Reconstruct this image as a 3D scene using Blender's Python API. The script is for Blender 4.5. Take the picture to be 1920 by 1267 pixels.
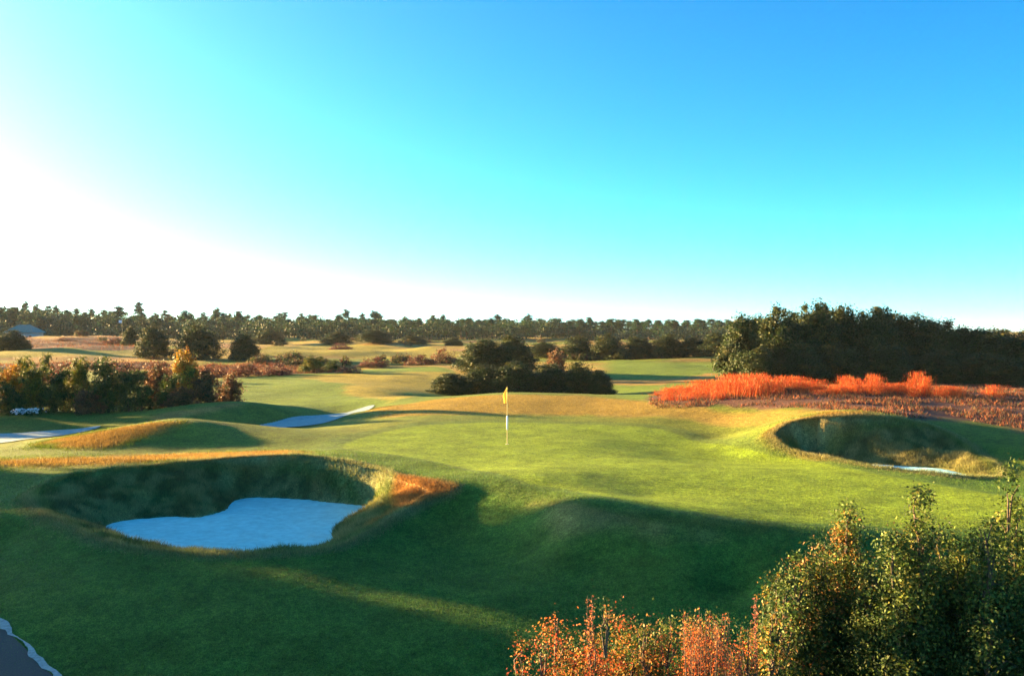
import bpy, math
import numpy as np
from mathutils import Vector, Euler

scene = bpy.context.scene
for o in list(bpy.data.objects): bpy.data.objects.remove(o)
COLL = scene.collection
R = math.radians

# ------------------------------------------------------------------ camera, sky, sun, exposure
HC = 4.4                       # eye height above the putting green
FPX = 1663.0                   # focal length in photo pixels (1920 wide)
HV = 620.0                     # photo row of the horizon
cam = bpy.data.cameras.new('camera'); camo = bpy.data.objects.new('camera', cam); COLL.objects.link(camo)
cam.sensor_width = 36.0; cam.lens = 36.0*FPX/1920.0
cam.clip_start = 0.1; cam.clip_end = 6000
camo.location = (0, 0, HC)
camo.rotation_euler = (R(90) - math.atan((633.5-HV)/FPX), 0, 0)
scene.camera = camo

SUN_EL, SUN_AZ = R(7.5), R(-63.0)          # azimuth from +Y, negative = towards -X
world = bpy.data.worlds.new('World'); scene.world = world; world.use_nodes = True
nt = world.node_tree; nt.nodes.clear()
sky = nt.nodes.new('ShaderNodeTexSky'); sky.sky_type = 'NISHITA'; sky.sun_disc = False
sky.sun_elevation = SUN_EL; sky.sun_rotation = SUN_AZ
sky.altitude = 0; sky.air_density = 0.35; sky.dust_density = 0.65; sky.ozone_density = 2.0
hs = nt.nodes.new('ShaderNodeHueSaturation'); hs.inputs['Hue'].default_value = 0.5
hs.inputs['Saturation'].default_value = 1.24; hs.inputs['Value'].default_value = 1.0
bg = nt.nodes.new('ShaderNodeBackground'); bg.inputs['Strength'].default_value = 0.054
wo = nt.nodes.new('ShaderNodeOutputWorld')
nt.links.new(sky.outputs[0], hs.inputs['Color']); wb = nt.nodes.new('ShaderNodeVectorMath'); wb.operation = 'MULTIPLY'; wb.inputs[1].default_value = (1.0, 1.4, 1.1)   # film balance
nt.links.new(hs.outputs[0], wb.inputs[0]); nt.links.new(wb.outputs[0], bg.inputs['Color'])
nt.links.new(bg.outputs[0], wo.inputs['Surface'])

sl = bpy.data.lights.new('sun', 'SUN'); sl.energy = 5.0; sl.angle = R(0.8); sl.color = (1.0, 0.63, 0.25)
so = bpy.data.objects.new('sun', sl); COLL.objects.link(so)
SUN = Vector((math.sin(SUN_AZ)*math.cos(SUN_EL), math.cos(SUN_AZ)*math.cos(SUN_EL), math.sin(SUN_EL)))
so.rotation_euler = SUN.to_track_quat('Z', 'Y').to_euler(); so.location = (-60, 30, 30)

vs = scene.view_settings
vs.view_transform = 'Standard'; vs.look = 'None'; vs.gamma = 1.0; vs.use_curve_mapping = False
vs.exposure = 3.4
scene.render.engine = 'CYCLES'
scene.cycles.use_denoising = True
scene.cycles.max_bounces = 6; scene.cycles.diffuse_bounces = 3; scene.cycles.transmission_bounces = 3
scene.cycles.transparent_max_bounces = 4

# ------------------------------------------------------------------ helpers
def tag(o, label=None, cat=None, group=None, kind=None):
    if label: o['label'] = label
    if cat: o['category'] = cat
    if group: o['group'] = group
    if kind: o['kind'] = kind
    return o

def empty(name, loc, rz=0.0, sc=1.0):
    o = bpy.data.objects.new(name, None); COLL.objects.link(o)
    o.location = loc; o.rotation_euler = (0, 0, rz); o.scale = (sc, sc, sc) if np.isscalar(sc) else sc
    o.empty_display_size = 0.2
    return o

def obj(name, me, parent=None, loc=None):
    o = bpy.data.objects.new(name, me); COLL.objects.link(o)
    if parent is not None: o.parent = parent
    if loc is not None: o.location = loc
    return o

def mesh_np(name, V, F, mat, col=None, smooth=False, normals=None):
    """F: (n,3) or (n,4) int array"""
    V = np.ascontiguousarray(V, dtype=np.float32); F = np.ascontiguousarray(F, dtype=np.int32)
    k = F.shape[1]
    me = bpy.data.meshes.new(name)
    me.vertices.add(len(V)); me.vertices.foreach_set('co', V.ravel())
    me.loops.add(F.size); me.loops.foreach_set('vertex_index', F.ravel())
    me.polygons.add(len(F)); me.polygons.foreach_set('loop_start', np.arange(0, F.size, k, dtype=np.int32))
    if smooth: me.polygons.foreach_set('use_smooth', np.ones(len(F), dtype=bool))
    if col is not None:
        a = me.color_attributes.new('Col', 'FLOAT_COLOR', 'POINT')
        c = np.ones((len(V), 4), dtype=np.float32); c[:, :3] = col
        a.data.foreach_set('color', c.ravel())
    me.update(calc_edges=True)
    if normals is not None: me.normals_split_custom_set_from_vertices(normals)
    me.materials.append(mat)
    return me

def _hash(i, j, s):
    n = (i*374761393 + j*668265263 + s*974634777) & 0xffffffff
    n = ((n ^ (n >> 13))*1274126177) & 0xffffffff
    return ((n ^ (n >> 16)) & 0xffff)/65535.0
def vnoise(x, y, s=0):
    xi = np.floor(x).astype(np.int64); yi = np.floor(y).astype(np.int64)
    fx = x-xi; fy = y-yi; fx = fx*fx*(3-2*fx); fy = fy*fy*(3-2*fy)
    a = _hash(xi, yi, s); b = _hash(xi+1, yi, s); c = _hash(xi, yi+1, s); d = _hash(xi+1, yi+1, s)
    return (a*(1-fx)+b*fx)*(1-fy)+(c*(1-fx)+d*fx)*fy
def fbm(x, y, s=0, o=4):
    t = 0; a = 0.5; n = 0
    for k in range(o):
        t = t+a*vnoise(x, y, s+k*17); n += a; x = x*2.03+5.1; y = y*2.03+9.7; a *= 0.5
    return t/n
def sstep(a, b, x):
    t = np.clip((x-a)/(b-a), 0, 1); return t*t*(3-2*t)

# ------------------------------------------------------------------ photo point -> place
def C(u, v, z):                       # point on the level z
    y = (HC-z)*FPX/(v-HV); return ((u-960)/FPX*y, y, z)
def D(u, y, z):                       # point at the distance y
    return ((u-960)/FPX*y, y, z)
def Zat(v, y):                        # height seen on row v at the distance y
    return HC-(v-HV)/FPX*y

# ------------------------------------------------------------------ bunker outlines (rim, sand)
RIM1 = [(45,932,-.34),(72,912,-.2),(130,891,-.1),(250,874,0),(380,861,.1),(520,853,.16),(640,862,.16),(700,875,.12),
        (745,890,.1),(800,902,.07),(850,916,-.02),(805,938,-.3),(745,968,-.52),(700,995,-.66),(650,1020,-.74),(580,1036,-.78),
        (450,1043,-.8),(300,1036,-.78),(180,1014,-.7),(100,980,-.55),(58,952,-.42)]
S1Z = -1.1
SAND1 = [(198,986),(250,975),(310,968),(372,969),(420,955),(455,935),(540,936),(620,942),(694,950),(686,968),(645,978),
         (622,996),(618,1020),(560,1034),(440,1042),(300,1034),(222,1012)]
def E(u, v, y): return (u, v, HC-(v-HV)/FPX*y)
RIM2 = [E(1447,818,33.8),E(1462,800,34.2),E(1500,788,34.2),E(1560,781,33.8),E(1620,779,33.7),E(1680,783,33.9),E(1740,796,34.7),E(1800,822,33.4),
        E(1850,856,31.4),E(1885,885,28.9),E(1862,896,27.6),E(1800,896,27.2),E(1740,889,27.5),E(1660,878,28.4),E(1600,868,29.5),E(1540,857,30.9),E(1475,840,32.6)]
S2Z = -.35
FLOOR2 = [(1508,850),(1560,857),(1640,868),(1740,876),(1800,884),(1838,893),(1790,900),(1720,895),(1640,886),(1560,874),(1512,862)]
SAND2 = [(1650,871),(1690,874),(1740,876),(1785,881),(1806,889),(1780,899),(1720,896),(1660,887)]
# shaded sand strips beyond the mounds
SAND3 = [(-140,806,-.5),(0,810,-.5),(100,804,-.5),(190,800,-.5),(130,813,-.5),(60,827,-.5),(0,838,-.5),(-140,842,-.5)]
SAND4 = [(478,797,-.42),(540,784,-.42),(610,775,-.4),(690,766,-.4),(700,769,-.4),(650,781,-.4),(590,793,-.42),(520,799,-.42)]

def smooth_poly(P, k=6):
    P = np.array(P, float); n = len(P); out = []
    for i in range(n):
        p0, p1, p2, p3 = P[i-1], P[i], P[(i+1) % n], P[(i+2) % n]
        for t in np.linspace(0, 1, k, endpoint=False):
            out.append(0.5*((2*p1)+(-p0+p2)*t+(2*p0-5*p1+4*p2-p3)*t*t+(-p0+3*p1-3*p2+p3)*t**3))
    return np.array(out)
def plan(P, z=None, k=6):
    pts = [C(u, v, z) if z is not None else C(*p) for p in P for (u, v) in [p[:2]]]
    return smooth_poly([(a, b) for a, b, c in pts], k)
def poly_sd(x, y, P):
    """signed distance, positive inside"""
    d2 = np.full(x.shape, 1e18); ins = np.zeros(x.shape, bool)
    n = len(P)
    for i in range(n):
        ax, ay = P[i]; bx, by = P[(i+1) % n]
        ex, ey = bx-ax, by-ay; wx, wy = x-ax, y-ay
        t = np.clip((wx*ex+wy*ey)/(ex*ex+ey*ey+1e-12), 0, 1)
        d2 = np.minimum(d2, (wx-ex*t)**2+(wy-ey*t)**2)
        if ay != by:
            c = (ay > y) != (by > y)
            ins ^= c & (x < (bx-ax)*(y-ay)/(by-ay)+ax)
    d = np.sqrt(d2)
    return np.where(ins, d, -d)
def poly_sd_box(x, y, P, pad=4.0):
    out = np.full(x.shape, -pad*2.0)
    m = (x > P[:, 0].min()-pad) & (x < P[:, 0].max()+pad) & (y > P[:, 1].min()-pad) & (y < P[:, 1].max()+pad)
    if m.any(): out[m] = poly_sd(x[m], y[m], P)
    return out
pRIM1, pRIM2 = plan(RIM1), plan(RIM2)
pS1, pS2 = plan(SAND1, S1Z), plan(SAND2, S2Z)
pS3, pS4 = plan(SAND3), plan(SAND4)
pF2 = plan(FLOOR2, S2Z)

# ------------------------------------------------------------------ terrain heights
CP = []
for y, z in ((2.0, -2.2), (4.0, -2.2), (7.0, -2.1), (11.0, -1.95)):
    CP += [D(u, y, z) for u in (-1600, -400, 300, 960, 1600, 2300, 3500)]
CP += [D(u, 15, z) for u, z in ((-1500,-1.8),(-500,-1.8),(0,-1.7),(500,-1.55),(960,-1.5),(1400,-1.45),(1900,-1.3),(2500,-1.0),(3500,-.6))]
CP += [D(u, 18, z) for u, z in ((-1000,-1.2),(0,-1.3),(250,-1.2),(500,-1.12),(800,-1.1),(960,-1.08),(1150,-1.0),(1400,-.85),(1700,-.65),(2100,-.4))]
CP += [C(680,855,.12), C(830,890,.08), C(950,920,.02), C(1060,960,-.02), C(1150,976,-.05), C(1250,988,-.06), C(1340,996,-.08), C(1430,1002,-.1), C(1600,1010,-.15), C(1900,1010,-.2)]
CP += [D(960, 22.4, -.6), D(1060, 20.0, -.58), D(1200, 19.0, -.62), D(1300, 18.4, -.62), D(1430, 17.8, -.62), D(1600, 17.4, -.64), D(850, 24.0, -.55), D(905, 23.2, -.62), D(1010, 21.2, -.66), D(1110, 19.6, -.66)]
CP += [C(951,833,0), C(900,865,.02), C(1100,830,.02), C(1200,870,0), C(1200,930,0), C(1400,880,-.02), C(1500,930,-.05), C(1500,965,-.08),
       C(1750,940,-.06), C(1900,930,-.02), C(2100,930,.0), C(1050,800,.1), C(800,830,.05), C(740,815,.05), C(700,795,.05), C(800,785,.12),
       C(950,780,.18), C(1100,780,.2), C(1220,790,.15), C(1350,820,-.12), C(1400,838,-.02), C(1290,812,-.02), C(1370,780,.35)]
CP += [C(700,766,0), C(760,756,.15), C(820,747,.32), C(890,741,.42), C(960,738,.46), C(1080,740,.5), C(1200,750,.55)]
CP += [D(700,62,-.2), D(820,62,-.6), D(960,63,-.6), D(1080,63,-.5), D(1200,61,-.2), D(900,76,-.8), D(1100,76,-.6), D(760,72,-.3)]
CP += [C(1300,758,.65), C(1400,757,.8), C(1500,765,.9), C(1600,768,1.05), C(1750,776,.75), C(1900,803,.5), C(2100,820,.3),
       C(1950,855,.02), C(1960,900,-.15), D(1400,52,.9), D(1550,52,.95), D(1700,52,.9), D(1900,52,.85), D(1400,62,.5), D(1550,62,.6), D(1700,62,.6), D(1900,62,.6), D(2200,60,.6), D(1300,62,.25), D(1550,75,.3), D(1800,75,.4)]
CP += [C(*p) for p in RIM1]+[C(*p) for p in RIM2]
# mounds and hollows on the left
CP += [D(330,38,.64), D(260,37,.48), D(400,38.3,.5), D(470,38,.34), D(560,36.5,.17), D(640,35,.06), D(180,36.5,.25), D(90,35.5,-.05), D(0,35,-.25), D(-200,35,-.4)]
CP += [C(200,842,-.05), C(330,843,-.1), C(450,842,-.1), C(560,840,-.06), C(60,842,-.15), C(0,862,-.2), C(150,862,-.1), C(300,862,0), C(-200,860,-.3), C(-200,930,-.6), C(0,930,-.5), C(-100,1000,-.95), C(20,1010,-.95)]
CP += [D(330,42.5,-.35), D(230,42,-.4), D(470,42,-.3), D(560,41,-.12), D(640,40,0)]
CP += [C(0,822,-.6), C(90,813,-.6), C(150,804,-.58), C(-140,825,-.6), C(530,790,-.5), C(600,783,-.5), C(650,773,-.46)]
CP += [D(440,50,.42), D(380,48.5,.3), D(320,46.5,0), D(500,50.5,.25), D(560,53,-.12), D(440,55,-.2)]
CP += [C(150,788,-.42), C(0,790,-.45), C(-200,790,-.45), C(300,766,-.2), D(0,53,-.4), D(150,54,-.35), D(300,56,-.25), D(420,60,-.1)]
CP += [C(560,740,-.15), C(520,715,.05), C(600,705,.1), C(700,730,0), C(760,700,.2), C(760,742,.12)]
for y, z in ((100,.15),(130,.5),(165,.9),(213,1.2),(270,1.35),(350,1.6)):
    CP += [D(u, y, z+(0.15 if u > 1000 else 0)) for u in (-700,-200,420,600,800,1000,1150,1300,1500,1800,2200,2800)]
CP += [D(0,100,.15), D(200,100,.15), D(150,185,3.3), D(60,190,3.1), D(250,180,2.5), D(150,150,1.75), D(60,150,1.7), D(200,125,.8), D(0,125,.8),
       D(150,213,2.4), D(0,213,2.3), D(150,350,1.6), D(-50,150,1.6)]
for y in (600, 1200, 2600): CP += [D(u, y, 2.0) for u in (-1500, 0, 960, 2000, 3500)]
CP = np.array(CP)
def warp(x, y):
    r = np.sqrt(x*x+y*y)+1e-6
    return np.arctan2(x, y), np.log(r)
def _tps(d2): return 0.5*d2*np.log(d2+1e-9)
_ax, _ay = warp(CP[:, 0], CP[:, 1]); _n = len(CP)
_A = np.zeros((_n+3, _n+3))
_A[:_n, :_n] = _tps((_ax[:, None]-_ax)**2+(_ay[:, None]-_ay)**2)+np.eye(_n)*2e-5
_A[:_n, _n] = 1; _A[:_n, _n+1] = _ax; _A[:_n, _n+2] = _ay; _A[_n:, :_n] = _A[:_n, _n:].T
_w = np.linalg.solve(_A, np.concatenate([CP[:, 2], np.zeros(3)]))

def H0(x, y):
    x = np.asarray(x, float); y = np.asarray(y, float); sh = x.shape; x = x.ravel(); y = y.ravel()
    a, r = warp(x, y); ac = np.clip(a, -1.0, 1.0)
    out = np.empty_like(x)
    for i in range(0, len(x), 60000):
        s = slice(i, i+60000)
        out[s] = _tps((ac[s, None]-_ax)**2+(r[s, None]-_ay)**2) @ _w[:_n]+_w[_n]+_w[_n+1]*ac[s]+_w[_n+2]*r[s]
    back = sstep(0.75, 1.3, np.abs(a))
    out = out*(1-back)+back*np.clip(out, -2.2, 2.0)
    out = np.clip(out, -2.4, 4.0)
    rr = np.exp(r)
    far = sstep(75, 130, rr)*(1-sstep(600, 900, rr))
    out = out+far*1.3*(fbm(x/38+3, y/30+7, 5, 3)-.5)+far*1.7*(fbm(x/14, y/12, 9, 2)-.5)
    mid = sstep(40, 60, rr)
    out = out+mid*.25*(fbm(x/7, y/6, 13, 2)-.5)*(1-sstep(200, 400, rr))
    out = out+.06*(fbm(x/2.3, y/2.3, 21, 3)-.5)*sstep(6, 10, rr)
    return out.reshape(sh)

def H(x, y):
    x = np.asarray(x, float); y = np.asarray(y, float)
    z = H0(x, y)
    for rim, sand, sz, pw in ((pRIM1, pS1, S1Z, .8), (pRIM2, pF2, S2Z, .8)):
        m = (x > rim[:, 0].min()-.5) & (x < rim[:, 0].max()+.5) & (y > rim[:, 1].min()-.5) & (y < rim[:, 1].max()+.5)
        if not m.any(): continue
        xs, ys = x[m], y[m]
        dr = poly_sd(xs, ys, rim); ds = poly_sd(xs, ys, sand)
        t = np.where(ds > 0, 1.0, np.clip(dr, 0, None)/(np.clip(dr, 0, None)+np.clip(-ds, 0, None)+1e-6))
        lip = np.clip(t, 0, 1); f = np.where(lip < .12, lip*lip*3.0, lip*.96+.04*lip); f = np.clip(f, 0, 1)
        lump = .3*(fbm(xs/.6, ys/.6, 33, 3)-.5)*np.sin(np.clip(t, 0, 1)*math.pi)
        zi = z[m]*(1-f)+sz*f+lump
        zi = np.where(ds > 0, sz-.012-np.clip(ds*.35, 0, .22), zi)
        z = z.copy(); z[m] = np.where(dr > 0, zi, z[m])
    return z

def ground(x, y): return float(H(np.array([x]), np.array([y]))[0])
def hit(u, v):
    yy = np.geomspace(5, 900, 5000); xx = (u-960)/FPX*yy
    zz = HC-(v-HV)/FPX*yy
    i = np.argmax(zz < H0(xx, yy))
    return (xx[i], yy[i]) if i else (xx[-1], yy[-1])
def hitpoly(P, k=4): return smooth_poly([hit(u, v) for u, v in P], k)

# ------------------------------------------------------------------ materials
def new_mat(name):
    m = bpy.data.materials.new(name); m.use_nodes = True; t = m.node_tree; t.nodes.clear()
    out = t.nodes.new('ShaderNodeOutputMaterial'); return m, t, out
def N(t, k, **kw):
    n = t.nodes.new(k)
    for a, b in kw.items(): setattr(n, a, b)
    return n
def fuzzy_normal(t, scale, k):
    """blades of turf stand at every angle: scatter the shading normal at blade size"""
    g = N(t, 'ShaderNodeNewGeometry'); no = N(t, 'ShaderNodeTexNoise'); no.inputs['Scale'].default_value = scale; no.inputs['Detail'].default_value = 2
    tc = N(t, 'ShaderNodeTexCoord'); t.links.new(tc.outputs['Object'], no.inputs['Vector'])
    s = N(t, 'ShaderNodeVectorMath', operation='SUBTRACT'); s.inputs[1].default_value = (.5, .5, .5); t.links.new(no.outputs['Color'], s.inputs[0])
    m = N(t, 'ShaderNodeVectorMath', operation='SCALE'); m.inputs['Scale'].default_value = k; t.links.new(s.outputs[0], m.inputs[0])
    a = N(t, 'ShaderNodeVectorMath', operation='ADD'); t.links.new(m.outputs[0], a.inputs[0]); t.links.new(g.outputs['Normal'], a.inputs[1])
    n = N(t, 'ShaderNodeVectorMath', operation='NORMALIZE'); t.links.new(a.outputs[0], n.inputs[0])
    return n.outputs[0], tc
def turf_mat(name, fuzz=3.0):
    m, t, out = new_mat(name); L = t.links
    at = N(t, 'ShaderNodeAttribute', attribute_name='Col')
    nrm, tc = fuzzy_normal(t, 55, fuzz)
    cur = at.outputs['Color']
    for sc, lo, hi in ((0.9, .82, 1.18), (6.0, .74, 1.26), (18.0, .66, 1.34), (45.0, .5, 1.5)):
        no = N(t, 'ShaderNodeTexNoise'); no.inputs['Scale'].default_value = sc; no.inputs['Detail'].default_value = 3
        L.new(tc.outputs['Object'], no.inputs['Vector'])
        mr = N(t, 'ShaderNodeMapRange'); mr.inputs[1].default_value = .3; mr.inputs[2].default_value = .7
        mr.inputs[3].default_value = lo; mr.inputs[4].default_value = hi; L.new(no.outputs['Fac'], mr.inputs[0])
        mu = N(t, 'ShaderNodeVectorMath', operation='SCALE'); L.new(cur, mu.inputs[0]); L.new(mr.outputs[0], mu.inputs['Scale']); cur = mu.outputs[0]
    p = N(t, 'ShaderNodeBsdfPrincipled'); p.inputs['Roughness'].default_value = .9; p.inputs['Specular IOR Level'].default_value = .12
    L.new(cur, p.inputs['Base Color']); L.new(nrm, p.inputs['Normal']); L.new(p.outputs[0], out.inputs[0])
    return m
def leaf_mat(name, trans=.35, rough=.5, spec=.3):
    m, t, out = new_mat(name); L = t.links
    at = N(t, 'ShaderNodeAttribute', attribute_name='Col')
    p = N(t, 'ShaderNodeBsdfPrincipled'); p.inputs['Roughness'].default_value = rough; p.inputs['Specular IOR Level'].default_value = spec
    tr = N(t, 'ShaderNodeBsdfTranslucent'); mx = N(t, 'ShaderNodeMixShader'); mx.inputs[0].default_value = trans
    L.new(at.outputs['Color'], p.inputs['Base Color']); L.new(at.outputs['Color'], tr.inputs['Color'])
    L.new(p.outputs[0], mx.inputs[1]); L.new(tr.outputs[0], mx.inputs[2]); L.new(mx.outputs[0], out.inputs[0])
    return m
def plain_mat(name, col, rough=.8, nscale=8, amp=.25, bump=0.0, spec=.3):
    m, t, out = new_mat(name); L = t.links
    tc = N(t, 'ShaderNodeTexCoord'); no = N(t, 'ShaderNodeTexNoise'); no.inputs['Scale'].default_value = nscale; no.inputs['Detail'].default_value = 6
    L.new(tc.outputs['Object'], no.inputs['Vector'])
    mr = N(t, 'ShaderNodeMapRange'); mr.inputs[1].default_value = .25; mr.inputs[2].default_value = .75
    mr.inputs[3].default_value = 1-amp; mr.inputs[4].default_value = 1+amp; L.new(no.outputs['Fac'], mr.inputs[0])
    mu = N(t, 'ShaderNodeVectorMath', operation='SCALE'); mu.inputs[0].default_value = col; L.new(mr.outputs[0], mu.inputs['Scale'])
    p = N(t, 'ShaderNodeBsdfPrincipled'); p.inputs['Roughness'].default_value = rough; p.inputs['Specular IOR Level'].default_value = spec
    L.new(mu.outputs[0], p.inputs['Base Color'])
    if bump:
        b = N(t, 'ShaderNodeBump'); b.inputs['Strength'].default_value = bump; b.inputs['Distance'].default_value = .05
        L.new(no.outputs['Fac'], b.inputs['Height']); L.new(b.outputs[0], p.inputs['Normal'])
    L.new(p.outputs[0], out.inputs[0]); return m
M_TURF = turf_mat('turf', 5.5)
M_BLADE = leaf_mat('grass_blades', .3, .7, .15)
M_LEAF = leaf_mat('leaves', .25, .6, .18)
M_NEEDLE = leaf_mat('pine_needles', .1, .8, .08)
M_BARK = plain_mat('bark', (.09, .065, .045), .9, 6, .4, .6)
M_SAND = plain_mat('bunker_sand', (.34, .66, .66), .95, 4, .14, .8, .1)  # blue of skylit shade is mixed into the sand colour
M_SAND_SHADE = plain_mat('shade_toned_sand', (.23, .33, .35), .95, 4, .2, .8, .1)  # same sand, darkened and blued to stand for shade
M_ASPH = plain_mat('asphalt', (.05, .05, .052), .9, 40, .3, .3)
M_GRIT = plain_mat('pale_grit', (.36, .35, .33), .95, 12, .3, .5, .1)

# ------------------------------------------------------------------ the ground sheet, cut into its surfaces
GREEN = hitpoly([(640,838),(700,815),(770,800),(850,794),(960,792),(1100,796),(1230,803),(1300,826),(1400,843),(1500,862),(1620,884),(1760,908),(1900,932),(2010,948),
                 (1980,985),(1800,992),(1600,985),(1440,978),(1300,960),(1180,940),(1060,918),(960,896),(830,868),(720,850)])
FAIRS = [hitpoly([(455,708),(560,700),(700,692),(840,690),(835,742),(740,752),(690,762),(600,772),(540,765),(440,748)]),
         hitpoly([(1150,676),(1240,680),(1360,684),(1370,700),(1290,740),(1150,742),(1085,736),(1130,700)]),
         hitpoly([(-60,664),(60,658),(255,662),(260,668),(60,667),(-60,672)]),
         hitpoly([(495,650),(620,648),(840,655),(850,672),(640,668),(500,668)])]
DRY_LIT = [hitpoly([(690,768),(760,757),(820,748),(900,742),(960,740),(1100,743),(1210,752),(1320,768),(1480,772),(1560,776),(1460,788),(1300,784),(1150,780),(960,776),(800,779),(700,784)]),  # dry grass, plus sunlit flanks and bands painted in as gold
       hitpoly([(50,838),(110,822),(200,806),(320,791),(345,794),(290,812),(235,832),(180,842)]),
       hitpoly([(-40,862),(150,858),(330,852),(520,846),(560,850),(440,858),(250,868),(100,874),(-40,876)]),
       hitpoly([(1030,944),(1130,952),(1250,968),(1440,984),(1440,996),(1240,988),(1070,968)]),
       hitpoly([(690,968),(740,936),(742,892),(800,900),(852,914),(850,920),(790,938),(720,958)], 3),
       hitpoly([(1438,818),(1462,796),(1520,780),(1620,773),(1680,778),(1600,785),(1520,794),(1485,806),(1475,824),(1500,842),(1560,858),(1540,862),(1470,848)], 3),
       hitpoly([(310,776),(380,764),(440,757),(450,762),(400,772),(330,782)], 3),
       hitpoly([(560,705),(680,700),(830,698),(830,704),(740,716),(690,722),(620,716)]),  # sunlit golden stretch of the fairway, painted
       hitpoly([(640,728),(720,716),(835,704),(830,740),(750,750),(700,746)]), hitpoly([(1085,706),(1230,712),(1330,700),(1330,706),(1240,722),(1090,716)], 3)]
HEATH = [hitpoly([(1215,757),(1290,728),(1420,712),(1600,716),(1920,722),(2060,740),(2060,835),(1920,806),(1780,786),(1640,772),(1500,764),(1350,762)]),
         hitpoly([(360,690),(450,684),(560,684),(640,690),(630,698),(460,702),(380,702)]),
         hitpoly([(-40,634),(60,632),(150,632),(256,634),(256,652),(150,654),(40,654),(-40,656)]),
         hitpoly([(-40,684),(120,680),(300,680),(300,690),(-40,694)])]

def terrain_colour(x, y):
    rr = np.hypot(x, y)
    n1 = fbm(x/6, y/6, 41, 4); n2 = fbm(x/1.3, y/1.3, 43, 3); n3 = fbm(x/25, y/18, 47, 4)
    col = np.empty(x.shape+(3,))
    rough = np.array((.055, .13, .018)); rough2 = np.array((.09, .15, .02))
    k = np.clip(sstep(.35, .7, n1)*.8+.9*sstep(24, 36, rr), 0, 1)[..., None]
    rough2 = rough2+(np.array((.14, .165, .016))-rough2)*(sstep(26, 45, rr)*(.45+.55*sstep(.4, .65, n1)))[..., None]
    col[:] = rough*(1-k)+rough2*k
    far = (sstep(60, 95, rr)*sstep(.42, .58, n3))[..., None]
    col[:] = col*(1-far)+np.array((.30, .22, .05))*far
    farh = (.55*sstep(80, 130, rr)*sstep(.52, .62, fbm(x/30+9, y/9+4, 53, 4)))[..., None]
    col[:] = col*(1-farh)+np.array((.26, .10, .06))*farh
    def lay(P, c, soft, jit=.0):
        nonlocal col
        sd = poly_sd_box(x, y, P, 8.0)
        if jit: sd = sd+jit*(n2-.5)*2+jit*(n1-.5)*2
        w = sstep(-soft, soft, sd)[..., None]
        col = col*(1-w)+np.array(c)*w
    for i, P in enumerate(FAIRS): lay(P, (.24, .21, .03) if i > 1 else (.12, .185, .02), .5 if i == 0 else 1.2, .3)  # far bands carry low-sun gold in their colour
    for i, P in enumerate(HEATH): lay(P, (.12, .06, .04), .5, .7)
    for i, P in enumerate(DRY_LIT): lay(P, (.27, .22, .07) if i == 3 else (.27, .19, .035) if i == 0 else (.27, .225, .03) if i in (7, 8) else (.31, .19, .045), .35 if i in (4, 5) else .6, .35 if i in (4, 5) else .7)
    sd = poly_sd_box(x, y, GREEN, 3.0); w = (sstep(-1.1, -.8, sd)*(1-sstep(-.1, .1, sd))*.55)[..., None]      # collar, cut higher
    col = col*(1-w)+np.array((.08, .135, .02))*w
    lay(GREEN, (.15, .225, .012), .12, .06)
    # mowing grain on the green
    g = poly_sd_box(x, y, GREEN, 2.0) > 0
    s = .5+.5*np.sin((x*.35+y*1.0)*2*math.pi/2.1)
    col[g] *= (.95+.1*s[g])[:, None]
    # rougher, browner grass on the bunker faces
    for rim, c in ((pRIM1, (.26, .22, .085)), (pRIM2, (.23, .195, .075))):
        sd = poly_sd_box(x, y, rim, 2.0)
        w = (sstep(.1, .7, sd)*(.55+.45*n2))[..., None]; pn = sstep(.35, .65, fbm(x/.45, y/.45, 151, 3))[..., None]; c = np.array((.13, .12, .045))*(1-pn)+np.array(c)*1.25*pn
        w = w*(1-sstep(-.3, .3, poly_sd_box(x, y, DRY_LIT[4], 2.0)))[..., None]*(1-.8*sstep(-.3, .3, poly_sd_box(x, y, DRY_LIT[5], 2.0)))[..., None]
        col = col*(1-w)+np.array(c)*w
        w = (np.exp(-((sd-.05)/.22)**2)*(.4+.6*n2)*.95)[..., None]
        col = col*(1-w)+np.array((.27, .25, .11))*w
    w = (sstep(-.25, .15, poly_sd_box(x, y, DRY_LIT[4], 2.0))*.85)[..., None]; col = col*(1-w)+np.array((.42, .2, .055))*w  # low sun's orange added to the dry spur's colour
    near = (1-sstep(34, 46, rr))[..., None]
    mott = (.78+.44*fbm(x/.55, y/.4, 143, 3)+.25*(fbm(x/2.2, y/1.6, 147, 3)-.5))[..., None]
    col = col*(1-near)+col*mott*near
    return col

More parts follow.
